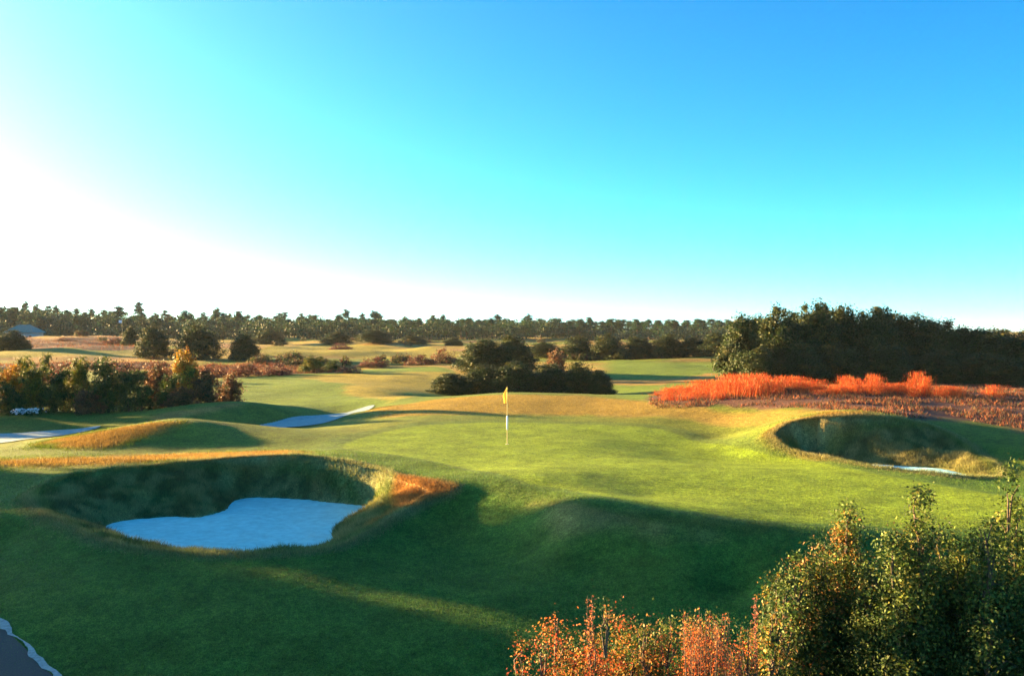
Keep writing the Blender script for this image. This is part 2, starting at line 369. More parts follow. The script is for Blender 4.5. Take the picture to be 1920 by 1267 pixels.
def build_ground():
    th = np.concatenate([np.arange(-180, -38, 4.0), np.arange(-38, 38.01, .13), np.arange(42, 180, 4.0)])
    th = np.radians(th); nt_ = len(th)
    r = [0.6]
    while r[-1] < 2600:
        q = r[-1]; r.append(q*(1.12 if q < 9 else 1.0062 if q < 45 else 1.009 if q < 75 else 1.014 if q < 400 else 1.06))
    r = np.array(r); nr = len(r)
    X = (r[:, None]*np.sin(th)).ravel(); Y = (r[:, None]*np.cos(th)).ravel()
    Z = H(X, Y)
    V = np.stack([X, Y, Z], 1)
    i = np.arange(nr-1)[:, None]*nt_; j = np.arange(nt_)[None]; jn = (j+1) % nt_
    F = np.stack([i+j, i+jn, i+nt_+jn, i+nt_+j], -1).reshape(-1, 4)[:, ::-1]
    fn = np.cross(V[F[:, 1]]-V[F[:, 0]], V[F[:, 3]]-V[F[:, 0]])
    fn /= np.linalg.norm(fn, axis=1)[:, None]+1e-12
    vn = np.zeros_like(V)
    for k in range(4): np.add.at(vn, F[:, k], fn)
    vn /= np.linalg.norm(vn, axis=1)[:, None]+1e-9
    if vn[:, 2].mean() < 0: F = F[:, ::-1]; vn = -vn
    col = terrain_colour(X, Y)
    c = V[F].mean(1); fx, fy = c[:, 0], c[:, 1]
    zone = np.zeros(len(F), int)
    zone[(poly_sd_box(fx, fy, HEATH[0]) > 0)] = 3
    zone[(poly_sd_box(fx, fy, FAIRS[0]) > 0)] = 2
    zone[(poly_sd_box(fx, fy, FAIRS[1]) > 0)] = 4
    zone[(poly_sd_box(fx, fy, pRIM1) > 0)] = 5
    zone[(poly_sd_box(fx, fy, pRIM2) > 0)] = 6
    zone[(poly_sd_box(fx, fy, GREEN) > 0)] = 1
    spec = {0: ('ground', 'rolling rough grass and dune ground of the golf course', 'ground'),
            1: ('putting_green', 'smooth sunlit putting green around the near flagstick', 'putting green'),
            2: ('fairway', 'green fairway in shade beyond the pale sand strip and mound', 'fairway'),
            3: ('heath', 'reddish heath ground in front of the dark oak grove', 'heath'),
            4: ('fairway', 'far fairway banded with light between the central shrubs and dark oak grove', 'fairway'),
            5: ('bunker_face', 'steep grass face round the wide bunker with pale shaded sand', 'bunker'),
            6: ('bunker_face', 'tall shaded grass face of the round bunker beside the putting green', 'bunker')}
    for z in spec:
        f = F[zone == z]
        if not len(f): continue
        idx, inv = np.unique(f, return_inverse=True)
        nm, lb, ct = spec[z]
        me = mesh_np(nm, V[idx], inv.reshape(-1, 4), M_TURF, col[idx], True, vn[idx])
        tag(obj(nm, me), lb, ct, kind='structure')
build_ground()

def tri_fan_sheet(name, P, zf, mat, label, cat, step=.3, edge=0.0):
    """a sheet over the inside of an outline, heights from zf(x, y)"""
    x0, y0 = P.min(0)-step; x1, y1 = P.max(0)+step
    xs = np.arange(x0, x1, step); ys = np.arange(y0, y1, step)
    X, Y = np.meshgrid(xs, ys); sd = poly_sd(X.ravel(), Y.ravel(), P)
    n, m = X.shape
    i = np.arange(n-1)[:, None]*m; j = np.arange(m-1)[None]
    F = np.stack([i+j, i+j+1, i+m+j+1, i+m+j], -1).reshape(-1, 4)
    F = F[(sd[F] > -edge).all(1)]
    idx, inv = np.unique(F, return_inverse=True)
    x, y = X.ravel()[idx], Y.ravel()[idx]
    me = mesh_np(name, np.stack([x, y, zf(x, y)], 1), inv.reshape(-1, 4), mat, None, True)
    return tag(obj(name, me), label, cat, kind='structure')
def rake(x, y, z): return z+.07*(fbm(x/1.6, y/1.6, 61, 3)-.5)+.05*(fbm(x/.35, y/.3, 63, 3)-.5)
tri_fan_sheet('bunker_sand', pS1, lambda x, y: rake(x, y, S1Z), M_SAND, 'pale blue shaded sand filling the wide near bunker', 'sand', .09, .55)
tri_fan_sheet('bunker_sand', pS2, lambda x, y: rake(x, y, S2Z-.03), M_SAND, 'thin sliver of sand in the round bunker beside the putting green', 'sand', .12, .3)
tri_fan_sheet('bunker_sand', pS3, lambda x, y: np.maximum(H(x, y)+.03, -.56), M_SAND_SHADE, 'shaded pale sand strip below the leafy shrub bank', 'sand', .07, .0)
tri_fan_sheet('bunker_sand', pS4, lambda x, y: np.maximum(H(x, y)+.03, -.5), M_SAND_SHADE, 'narrow shade toned sand strip between the mound and putting green', 'sand', .07, .0)

# cart path in the near corner with a crumbling pale edge
def build_path():
    a = np.array(hit(-60, 1118)); b = np.array(hit(118, 1275))
    d = (b-a)/np.linalg.norm(b-a); nrm = np.array((d[1], -d[0]))
    if nrm[0] > 0: nrm = -nrm
    a = a-d*14; L = np.linalg.norm(b-a)+9
    s = np.arange(0, L, .12)
    jag = lambda q, sd: float(fbm(np.array([q*1.7]), np.array([sd*3.3]), sd, 3)[0]-.5)
    off_path = (lambda q: .12, lambda q: 2.9)
    off_edge = (lambda q: .03+.24*jag(q, 3), lambda q: .13+.34*jag(q, 8)+.1*jag(q*3, 5))
    for nm, off, lift, mat, lb, ct in (('cart_path', off_path, .03, M_ASPH, 'dark asphalt cart path in the near corner', 'path'),
                                       ('path_edging', off_edge, .042, M_GRIT, 'pale crumbling gritty edge along the dark cart path', 'path edge')):
        V = []
        for k in range(9):
            t = k/8
            o0 = np.array([off[0](q) for q in s]); o1 = np.array([off[1](q) for q in s])
            o = o0*(1-t)+np.maximum(o1, o0+.02)*t
            p = a+d*s[:, None]+nrm*o[:, None]
            V.append(np.stack([p[:, 0], p[:, 1], H(p[:, 0], p[:, 1])+lift], 1))
        V = np.array(V); m = len(s)
        i = np.arange(8)[:, None]*m; j = np.arange(m-1)[None]
        F = np.stack([i+j, i+j+1, i+m+j+1, i+m+j], -1).reshape(-1, 4)
        tag(obj(nm, mesh_np(nm, V.reshape(-1, 3), F, mat, None, True)), lb, ct, kind='structure')
build_path()

# ------------------------------------------------------------------ foliage tools
def unit(v): return v/(np.linalg.norm(v, axis=-1, keepdims=True)+1e-9)
def leaf_cards(P, Nn, size, aspect, rng):
    """one pointed leaf per row: centre P, facing Nn"""
    n = len(P); a = unit(np.cross(Nn, rng.normal(size=(n, 3)))); b = np.cross(Nn, a)
    s = (size*rng.uniform(.65, 1.25, n))[:, None]
    V = np.stack([P-a*s*.5, P+b*s*.5*aspect+Nn*s*.08, P+a*s*.5, P-b*s*.5*aspect+Nn*s*.08], 1).reshape(-1, 3)
    return V, np.arange(n*4).reshape(-1, 4)
def crown(lobes, nclump, nleaf, rc, size, aspect, pal, rng, up=.25, inner=.15, flat=1.0, name='crown', mat=None, coh=.55):
    """lobes: (cx,cy,cz,rx,ry,rz). Leaves sit in sprays spread over the lobes."""
    L = np.array(lobes, float)
    w = (L[:, 3]*L[:, 4]+L[:, 4]*L[:, 5]+L[:, 3]*L[:, 5]); w /= w.sum()
    k = rng.choice(len(L), nclump, p=w)
    d = unit(rng.normal(size=(nclump, 3))); d[:, 2] = np.where(d[:, 2] < -.5, -d[:, 2], d[:, 2])
    rad = np.where(rng.random(nclump) < inner, rng.uniform(.2, .8, nclump), rng.uniform(.82, 1.1, nclump))
    cc = L[k, :3]+d*L[k, 3:]*rad[:, None]
    out = unit(d/L[k, 3:])
    q = np.repeat(np.arange(nclump), nleaf); n = len(q)
    rcs = rc*rng.uniform(.6, 1.4, nclump)
    off = rng.normal(size=(n, 3))*rcs[q][:, None]*.55; off[:, 2] *= flat
    P = cc[q]+off
    Nn = unit(out[q]*.9+rng.normal(size=(n, 3))*coh+np.array((0, 0, up)))
    V, F = leaf_cards(P, Nn, size, aspect, rng)
    base = pal(cc, out, rng)[q]*rng.uniform(.7, 1.35, (n, 1))*rng.uniform(.9, 1.1, (n, 3))
    return mesh_np(name, V, F, mat or M_LEAF, np.repeat(base, 4, 0))
def palette(*cols, w=None):
    A = np.array(cols, float)
    def f(cc, out, rng):
        return A[rng.choice(len(A), len(cc), p=w)]
    return f
def tube(points, radii, n=6):
    P = np.array(points, float); V = []; F = []
    for i in range(len(P)):
        t = unit(P[min(i+1, len(P)-1)]-P[max(i-1, 0)])
        a = unit(np.cross(t, (0.31, .95, .02))); b = np.cross(t, a)
        ang = np.arange(n)*2*math.pi/n
        V.append(P[i]+radii[i]*(np.cos(ang)[:, None]*a+np.sin(ang)[:, None]*b))
    V = np.concatenate(V)
    for i in range(len(P)-1):
        for j in range(n): F.append((i*n+j, i*n+(j+1) % n, (i+1)*n+(j+1) % n, (i+1)*n+j))
    V = np.concatenate([V, P[-1:]])
    return V, np.array(F)
def join(parts):
    V = []; F = []; o = 0
    for v, f in parts: V.append(v); F.append(f+o); o += len(v)
    return np.concatenate(V), np.concatenate(F)
def trunk_mesh(lobes, r0, rng, fork=.28, name='trunk', stems=1):
    """a leaning trunk with limbs running into the lobes"""
    L = np.array(lobes, float); top = L[:, 2].max(); parts = []
    for s in range(stems):
        bx, by = (rng.normal(size=2)*.12*stems if stems > 1 else (0, 0))
        mids = np.array([(bx, by, -.25), (bx+rng.normal()*.06, by+rng.normal()*.06, top*fork*.5), (bx+rng.normal()*.15, by+rng.normal()*.15, top*fork)])
        parts.append(tube(mids, [r0*1.25, r0, r0*.8], 8))
        for l in L[s::stems]:
            a = mids[-1]; e = l[:3]; m = (a+e)/2+rng.normal(size=3)*.1*np.linalg.norm(e-a)
            parts.append(tube([mids[1]*.3+a*.7, m, e, e+unit(e-a)*l[3]*.6], [r0*.6, r0*.42, r0*.22, r0*.05], 5))
    return mesh_np(name, *join(parts), M_BARK, None, True)
def place(name, variant, loc, rz, sc, label, cat, group=None):
    root = empty(name, loc, rz, sc); tag(root, label, cat, group)
    for nm, me in variant: obj(nm, me, root)
    return root

GREENS = palette((.030, .050, .014), (.042, .062, .018), (.075, .075, .02), (.025, .042, .014), w=(.33, .3, .2, .17))
def oak_variant(seed, h=6.5, w=2.6, leaves=52, nclump=380):
    rng = np.random.default_rng(seed); lobes = []
    nl = 13
    for i in range(nl):
        t = i/(nl-1); z = h*(.09+.8*t); spread = w*(1.0-.75*max(0, t-.35)**1.2)*rng.uniform(.35, .75)
        a = i*2.4+rng.uniform(-.5, .5)
        rr = w*rng.uniform(.36, .52)*(1-.42*t)
        lobes.append((spread*math.cos(a)*(1-.35*t), spread*math.sin(a)*(1-.35*t), z, rr, rr, rr*rng.uniform(.75, 1.0)))
    lobes.append((rng.normal()*.2, rng.normal()*.2, h*.93, w*.2, w*.2, h*.075))
    lobes.append((0, 0, h*.42, w*.7, w*.7, h*.4)); lobes.append((0, 0, h*.12, w*.8, w*.8, h*.14))
    cr = crown(lobes, nclump, leaves, .42, .22, .62, GREENS, rng)
    return [('trunk', trunk_mesh(lobes[:8], .17, rng)), ('crown', cr)]
def shrub_variant(seed, h, w, pal, nclump=230, nleaf=46, rc=.26, size=.14, stems=3, up=.3, tall=.3):
    rng = np.random.default_rng(seed); lobes = []
    for i in range(8):
        a = i*2.4+rng.uniform(-.4, .4); s = w*rng.uniform(.1, .62); z = h*rng.uniform(.12, .72)
        rr = w*rng.uniform(.34, .5); lobes.append((s*math.cos(a), s*math.sin(a), z, rr, rr, h*rng.uniform(.2, .3)))
    for i in range(4):
        lobes.append((rng.uniform(-.5, .5)*w, rng.uniform(-.5, .5)*w, h*rng.uniform(.75, .92), w*.2, w*.2, h*tall*rng.uniform(.3, .6)))
    lobes.append((0, 0, h*.3, w*.8, w*.8, h*.3)); lobes.append((0, 0, h*.1, w, w, h*.14))
    return [('stem', trunk_mesh(lobes[:7], .045, rng, .25, 'stem', stems)), ('crown', crown(lobes, nclump, nleaf, rc, size, .6, pal, rng, up))]
def pine_variant(seed, h=15.0):
    rng = np.random.default_rng(seed); parts = []; lobes = []
    lean = rng.normal(size=2)*.3
    parts.append(tube([(0, 0, -.6), (lean[0]*.4, lean[1]*.4, h*.5), (lean[0], lean[1], h*.97)], [.24, .17, .03], 6))
    z = h*rng.uniform(.12, .3); w0 = rng.uniform(2.2, 3.2)
    while z < h*.93:
        t = (z-h*.3)/(h*.7); w = w0*(1-max(0, t)**1.5)*rng.uniform(.55, 1.15)+.25
        for q in range(rng.integers(2, 4)):
            a = rng.uniform(0, 6.28); e = np.array((lean[0]*t+w*math.cos(a), lean[1]*t+w*math.sin(a), z+rng.uniform(.1, .7)))
            parts.append(tube([(lean[0]*t, lean[1]*t, z), e], [.07, .02], 4))
            rr = rng.uniform(.55, 1.0)*(.6+.3*w); lobes.append((*(e*[.72, .72, 1]), rr, rr, rr*rng.uniform(.7, 1.15)))
        z += h*rng.uniform(.05, .1)
    lobes.append((lean[0], lean[1], h*.93, .4, .4, h*.08)); lobes.append((lean[0], lean[1], h*.8, .9, .9, h*.08))
    pal = palette((.024, .072, .034), (.034, .088, .034), (.02, .06, .034), w=(.4, .3, .3))
    cr = crown(lobes, 330, 12, .55, .6, .45, pal, rng, .3, .2, .7, 'crown', M_NEEDLE)
    return [('trunk', mesh_np('trunk', *join(parts), M_BARK, None, True)), ('crown', cr)]

# ------------------------------------------------------------------ the distant pine wood
rngP = np.random.default_rng(11)
PINES = [pine_variant(100+i, 15.0) for i in range(9)]
def wood_top(u):          # photo row of the tree tops
    return float(np.interp(u, (-200, 0, 120, 260, 430, 560, 700, 860, 1000, 1150, 1280, 1400, 1700, 2100),
                              (572, 576, 585, 590, 592, 594, 598, 604, 606, 614, 618, 622, 622, 622)))
pine_rows = ((300, 92, 8.0, 'tall pine of the front rank in the distant wood'),
             (345, 84, 0.0, 'tall pine of the middle rank in the distant wood'),
             (395, 70, -4.0, 'pine showing its top over the back of the distant wood'))
for Y, n, dv, lab in pine_rows:
    for i in range(n):
        u = -180+(1620)*(i+rngP.uniform(-.42, .42))/n*1.0
        y = Y+rngP.uniform(-16, 16); x = (u-960)/FPX*y
        gz = ground(x, y); top = Zat(wood_top(u)+dv+rngP.normal()*4.0-(12 if rngP.random() < .1 else 0), y)
        s = max((top-gz)/15.0, .45)
        place('pine_tree', PINES[rngP.integers(len(PINES))], (x, y, gz-.1), rngP.uniform(0, 6.28), (s*.5+.8, s*.5+.8, s), lab, 'tree', 'pines of the distant wood')
def thicket():
    rng = np.random.default_rng(5); lobes = []
    for i in range(210):
        u = -220+1720*rng.random(); y = rng.uniform(268, 292); x = (u-960)/FPX*y
        r = rng.uniform(1.8, 3.4); h = rng.uniform(3.0, 6.5)*(1 if u < 1100 else .6)
        lobes.append((x, y, ground(x, y)+h*.45, r, r, h*.55))
    for i in range(260):
        u = -220+1720*rng.random(); y = rng.uniform(312, 380); x = (u-960)/FPX*y; gz = ground(x, y)
        top = Zat(wood_top(u)+rng.uniform(1, 12), y)-gz; r = rng.uniform(2.6, 4.4)
        lobes.append((x, y, gz+top*.5, r, r, top*.5))
    pal = palette((.024, .055, .026), (.03, .068, .026), (.034, .058, .022))
    tag(obj('undergrowth', crown(lobes, 11000, 11, 1.05, .75, .6, pal, rng, .3, .1)), 'dark broadleaf undergrowth along the foot of the distant pine wood', 'undergrowth', kind='stuff')
thicket()

# ------------------------------------------------------------------ oaks
OAKS = [oak_variant(200+i) for i in range(5)]
oak_n = [0]
def oak(u, y, vtop, wpx, label, rz=None, group=None, name='oak_tree', base=None, var=None):
    x = (u-960)/FPX*y; gz = ground(x, y); h = Zat(vtop, y)-gz; w = wpx/FPX*y
    oak_n[0] += 1; k = oak_n[0]
    s = (w/5.4, w/5.4, h/6.75)
    return place(name, OAKS[(k*3) % 5 if var is None else var], (x, y, gz-.05), k*1.7 if rz is None else rz, s, label, 'tree', group)
G = 'dark oaks of the grove behind the red grass'
for u, y, vt, w, lb in (
    (1392, 66, 588, 110, 'oak with sunlit flank at the end of the dark grove nearest the fairway'),
    (1455, 68, 569, 130, 'tall oak second from the fairway end of the dark grove'),
    (1530, 69, 562, 130, 'tallest oak of the dark grove with a pointed top'),
    (1590, 70, 572, 120, 'oak just past the tallest one in the dark grove'),
    (1648, 68, 573, 130, 'round topped oak in the middle of the dark grove'),
    (1715, 69, 588, 140, 'broad oak where the dark grove begins to step down'),
    (1775, 67, 597, 130, 'shaded oak in the descending half of the dark grove'),
    (1835, 66, 614, 150, 'low oak towards the short end of the dark grove'),
    (1905, 65, 622, 160, 'lowest oak at the picture edge end of the dark grove'),
    (1985, 66, 622, 170, 'oak past the short end of the dark grove'),
    (1422, 70, 591, 110, 'oak set back between the first two of the dark grove'),
    (1492, 71, 580, 115, 'oak set back beside the tallest grove oak on its fairway side'),
    (1562, 71, 576, 115, 'oak set back beside the tallest grove oak on its far side'),
    (1618, 70, 583, 115, 'oak set back before the round topped one in the grove'),
    (1682, 70, 586, 120, 'oak set back behind the round topped one in the grove'),
    (1745, 70, 598, 120, 'oak set back where the grove steps down'),
    (1806, 69, 610, 120, 'oak set back in the descending half of the grove'),
    (1865, 74, 613, 160, 'back oak peeping over the short end of the dark grove'),
    (1945, 75, 614, 170, 'back oak past the short end of the dark grove'),
    (1425, 64, 650, 110, 'low leafy oak in front of the sunlit end of the grove'),
    (1500, 64.5, 640, 120, 'low dark oak in front of the tallest grove oak'),
    (1580, 65, 640, 130, 'low bushy oak in the shaded front of the grove'),
    (1665, 64, 645, 140, 'low oak filling the shaded middle front of the grove'),
    (1755, 63.5, 655, 140, 'low oak in the front of the descending grove half'),
    (1850, 63, 660, 150, 'low oak in front of the short grove end')):
    oak(u, y, vt, w, lb, group=G)
G = 'round oaks on the far fairway'
for u, y, vt, w, lb in (
    (288, 128, 609, 78, 'round oak beside the bigger one above the autumn shrubs'),
    (370, 125, 607, 108, 'broadest round oak above the orange autumn shrub'),
    (458, 122, 624, 66, 'small oak standing alone past the two round oaks'),
    (22, 140, 618, 85, 'dark round oak in front of the teal roof'),
    (245, 160, 612, 40, 'small oak tucked behind the pair of round oaks'),
    (505, 205, 618, 80, 'low spreading oak far behind the lone small oak'),
    (632, 200, 620, 62, 'far oak left of the widest domed oak on the far fairway'),
    (700, 190, 617, 82, 'widest domed oak on the far fairway'),
    (772, 195, 628, 62, 'low domed oak at the far fairway end'),
    (850, 185, 632, 50, 'small oak between the domed oak and the central trees')):
    oak(u, y, vt, w, lb, group=G)
G = 'trees lining the far fairway'
for i, (u, y, vt, w, lb) in enumerate((
    (1085, 125, 628, 80, 'first tree of the dark line behind the central shrubs'),
    (1140, 122, 624, 85, 'second tree of the dark line along the far fairway'),
    (1195, 124, 630, 85, 'third tree of the dark line along the far fairway'),
    (1250, 122, 625, 85, 'fourth tree of the dark line along the far fairway'),
    (1300, 121, 631, 80, 'fifth tree of the dark line along the far fairway'),
    (1345, 118, 622, 80, 'sixth tree of the dark line, beside the oak grove'),
    (1020, 128, 640, 90, 'tree behind the red shrub of the central clump'))):
    oak(u, y, vt, w, lb, group=G)
# centre clump
G = 'dark shrubs of the central clump'
for u, y, vt, w, lb in (
    (905, 92, 634, 110, 'rounded tree with a lit crest behind the central shrubs'),
    (960, 93, 628, 110, 'taller rounded tree behind the central shrubs'),
    (845, 70, 698, 96, 'small shrub at the sunny end of the central clump'),
    (905, 71, 682, 112, 'leafy shrub second from the sunny end of the central clump'),
    (965, 70, 674, 115, 'tall shrub behind the flag in the central clump'),
    (1030, 71, 680, 112, 'dense dark shrub in the shaded half of the central clump'),
    (1085, 70, 677, 105, 'dark shrub second from the shaded end of the central clump'),
    (1122, 69, 692, 76, 'low dark shrub at the shaded end of the central clump')):
    oak(u, y, vt, w, lb, group=G, name='shrub')

# ------------------------------------------------------------------ shrub bank on the left and small far shrubs
P_GREEN = palette((.04, .08, .018), (.06, .095, .02), (.09, .105, .02), (.03, .055, .018))
P_OLIVE = palette((.10, .13, .02), (.15, .15, .02), (.07, .095, .02), (.2, .15, .02))
P_GOLD = palette((.35, .20, .02), (.30, .13, .02), (.12, .12, .02), (.4, .26, .03))
P_RUST = palette((.20, .08, .03), (.12, .06, .03), (.06, .06, .02), (.22, .11, .04))
P_HEATH = palette((.17, .05, .03), (.11, .045, .03), (.20, .09, .045), (.07, .06, .03))
SH = {'green': [shrub_variant(300, 3.2, 1.7, P_GREEN), shrub_variant(301, 3.2, 1.7, P_GREEN)],
      'olive': [shrub_variant(302, 3.0, 1.4, P_OLIVE)], 'gold': [shrub_variant(303, 3.0, 1.2, P_GOLD, 190, 40)],
      'rust': [shrub_variant(304, 2.4, 1.3, P_RUST, 190, 40)], 'heath': [shrub_variant(305, 1.2, 1.3, P_HEATH, 90, 36, .25, .12), shrub_variant(306, 1.2, 1.3, P_HEATH, 90, 36, .25, .12)]}
SHH = {'green': 3.3, 'olive': 3.1, 'gold': 3.1, 'rust': 2.5, 'heath': 1.25}; SHW = {'green': 4.2, 'olive': 3.5, 'gold': 3.0, 'rust': 3.2, 'heath': 3.2}
shn = [0]
def shrub(kind, u, y, vtop, wpx, label, group):
    x = (u-960)/FPX*y; gz = ground(x, y); h = max(Zat(vtop, y)-gz, .3); w = wpx/FPX*y; shn[0] += 1
    v = SH[kind]
    return place('shrub', v[shn[0] % len(v)], (x, y, gz-.03), shn[0]*2.1, (w/SHW[kind], w/SHW[kind], h/SHH[kind]), label, 'shrub', group)
G = 'autumn shrubs of the bank beyond the sand strip'
for k, u, y, vt, w, lb in (
    ('gold', 20, 53, 678, 80, 'golden yellow shrub at the picture edge end of the autumn bank'),
    ('olive', 62, 52, 686, 80, 'yellow green shrub beside the golden one in the autumn bank'),
    ('green', 105, 51.5, 690, 90, 'dark shrub above the white flowers in the autumn bank'),
    ('olive', 150, 52.5, 674, 85, 'pale green shrub left of the darkest one in the autumn bank'),
    ('green', 205, 52, 670, 110, 'broad dark green shrub in the middle of the autumn bank'),
    ('green', 255, 51.5, 690, 95, 'darkest low shrub in the middle of the autumn bank'),
    ('rust', 295, 54, 682, 80, 'reddish shrub left of the tall orange one in the autumn bank'),
    ('gold', 348, 54, 648, 72, 'tall orange shrub rising over the autumn bank'),
    ('green', 318, 52, 700, 75, 'dark green shrub at the foot of the tall orange one'),
    ('rust', 385, 54, 692, 85, 'rusty pink shrub right of the tall orange one'),
    ('rust', 430, 55.5, 698, 66, 'brown shrub at the fairway end of the autumn bank'),
    ('green', -45, 52, 680, 110, 'green shrub just past the golden end of the autumn bank'),
    ('green', -125, 50.5, 690, 120, 'green shrub at the hidden end of the autumn bank'),  # from here on: added out of view to shade the sand strip
    ('green', -205, 49.5, 694, 130, 'dark shrub at the very end of the autumn bank, out of view'),
    ('green', -270, 48, 700, 130, 'low shrub past the end of the autumn bank, out of view'),
    ('olive', 45, 58, 672, 80, 'olive shrub behind the golden ones in the autumn bank'),
    ('green', 20, 50.5, 720, 70, 'low dark shrub under the golden one in the autumn bank'),
    ('rust', 165, 50.5, 730, 80, 'low brownish shrub at the front of the autumn bank'),
    ('rust', 340, 51, 725, 80, 'low pinkish shrub under the tall orange one')):
    shrub(k, u, y, vt, w, lb, G)
G = 'low shrubs scattered on the far dunes'
for k, u, y, vt, w, lb in (
    ('olive', 585, 92, 668, 70, 'yellow green shrub on the red heath strip by the fairway'),
    ('green', 622, 94, 674, 50, 'grey green shrub beside the yellow green one on the heath strip'),
    ('heath', 400, 84, 682, 80, 'red low shrub below the broadest round oak'),
    ('heath', 460, 86, 682, 80, 'red low shrub below the lone small oak'),
    ('heath', 520, 88, 682, 80, 'red low shrub in the middle of the heath strip'),
    ('heath', 655, 90, 686, 60, 'brown low shrub at the end of the heath strip'),
    ('heath', 700, 104, 671, 80, 'brown spreading shrub on the dune past the heath strip'),
    ('heath', 790, 108, 665, 80, 'dusky pink shrub on the dune before the central trees'),
    ('heath', 830, 112, 655, 70, 'dusky shrub right beside the central rounded trees'),
    ('rust', 1040, 84, 656, 60, 'red orange shrub glowing behind the central clump'),
    ('heath', 300, 78, 678, 90, 'red low shrub behind the tall orange one'),
    ('heath', 230, 76, 676, 90, 'dusky low shrub behind the middle of the autumn bank'),
    ('heath', 120, 74, 680, 100, 'purplish low shrub behind the pale green one'),
    ('green', 85, 80, 661, 40, 'small dark shrub below the yellow far fairway strip'),
    ('heath', 120, 172, 633, 50, 'low dry shrub on the crest of the pink hill'),
    ('heath', 215, 168, 634, 70, 'grey low shrub on the flank of the pink hill'),
    ('heath', 640, 170, 644, 60, 'reddish low shrub on the far dune below the domed oak')):
    shrub(k, u, y, vt, w, lb, G)

# ------------------------------------------------------------------ off to the side: the trees whose long shadows lie over the foreground
AZ = np.array((math.sin(SUN_AZ), math.cos(SUN_AZ))); PERP = np.array((-AZ[1], AZ[0]))
if PERP[1] < 0: PERP = -PERP
def by_sun(s, t): p = PERP*s+AZ*t; return float(p[0]), float(p[1])
for s, t, h, w, lb in ((17.0, 46, 9.2, 4.3, 'tall oak beyond the picture edge that shades the bunker'),
                       (16.9, 50, 9.8, 3.9, 'oak beyond the picture edge behind the tall one'),
                       (17.1, 54, 10.0, 4.0, 'oak furthest beyond the picture edge'),
                       (13.3, 40, 5.6, 4.6, 'lower oak beyond the picture edge shading the cart path'),
                       (12.6, 44, 6.0, 4.8, 'oak beyond the picture edge behind the lower one'),
                       (11.0, 48, 6.4, 4.6, 'oak beyond the picture edge near the camera side')):
    x, y = by_sun(s, t); gz = ground(x, y)
    place('oak_tree', OAKS[int(s*10) % 5], (x, y, gz-.05), s, (w/5.4, w/5.4, h/6.75), lb, 'tree', 'oaks beyond the picture edge')

x, y = by_sun(14.95, 43); place('shrub', SH['green'][0], (x, y, ground(x, y)), .4, (.42, .42, 1.02), 'unseen shrub added in the oak gap to shorten the light streak', 'shrub')  # added out of view; its shadow trims the light streak
def shadow_oak():  # unseen; crown shaped to set the shadow edge on the bank
    rng = np.random.default_rng(91); x, y = by_sun(18.35, 45); gz = ground(x, y)
    root = tag(empty('oak_tree', (x, y, gz)), 'unseen oak with a crown shaped to cast the bank shadow', 'tree', 'oaks beyond the picture edge')
    lobes = [(1.0*math.cos(a), 1.0*math.sin(a), 4.5+.2*math.sin(3*a), 1.6, 1.6, 2.25) for a in np.arange(6)*1.047]+[(0, 0, 4.9, 1.6, 1.6, 2.4)]
    obj('trunk', trunk_mesh(lobes, .2, rng, .55), root)
    obj('crown', crown(lobes, 620, 50, .36, .24, .7, GREENS, rng, .25, .4), root)
shadow_oak()

# ------------------------------------------------------------------ grasses
def blades(P, hgt, wid, lean, col, rng, seg2=True):
    """upright tapering blades: foot P, two quads folded to a point"""
    n = len(P); a = rng.uniform(0, 2*math.pi, n); s = np.stack([np.cos(a), np.sin(a), np.zeros(n)], 1)
    l = unit(rng.normal(size=(n, 3))*[1, 1, 0]+1e-6)*(lean*rng.uniform(.2, 1.0, n)*hgt)[:, None]
    up = np.zeros((n, 3)); up[:, 2] = hgt
    w = (wid*.5)[:, None]
    V = np.stack([P-s*w, P+s*w, P+up+l], 1).reshape(-1, 3)
    return V, np.arange(3*n).reshape(-1, 3), np.repeat(col, 3, 0)
def in_poly_points(P, n, rng):
    out = []
    lo, hi = P.min(0), P.max(0)
    while sum(map(len, out)) < n:
        q = rng.uniform(lo, hi, (n*2, 2)); q = q[poly_sd(q[:, 0], q[:, 1], P) > 0]; out.append(q)
    return np.concatenate(out)[:n]
def pick(cols, n, rng, w=None): return np.array(cols, float)[rng.choice(len(cols), n, p=w)]*rng.uniform(.7, 1.3, (n, 1))

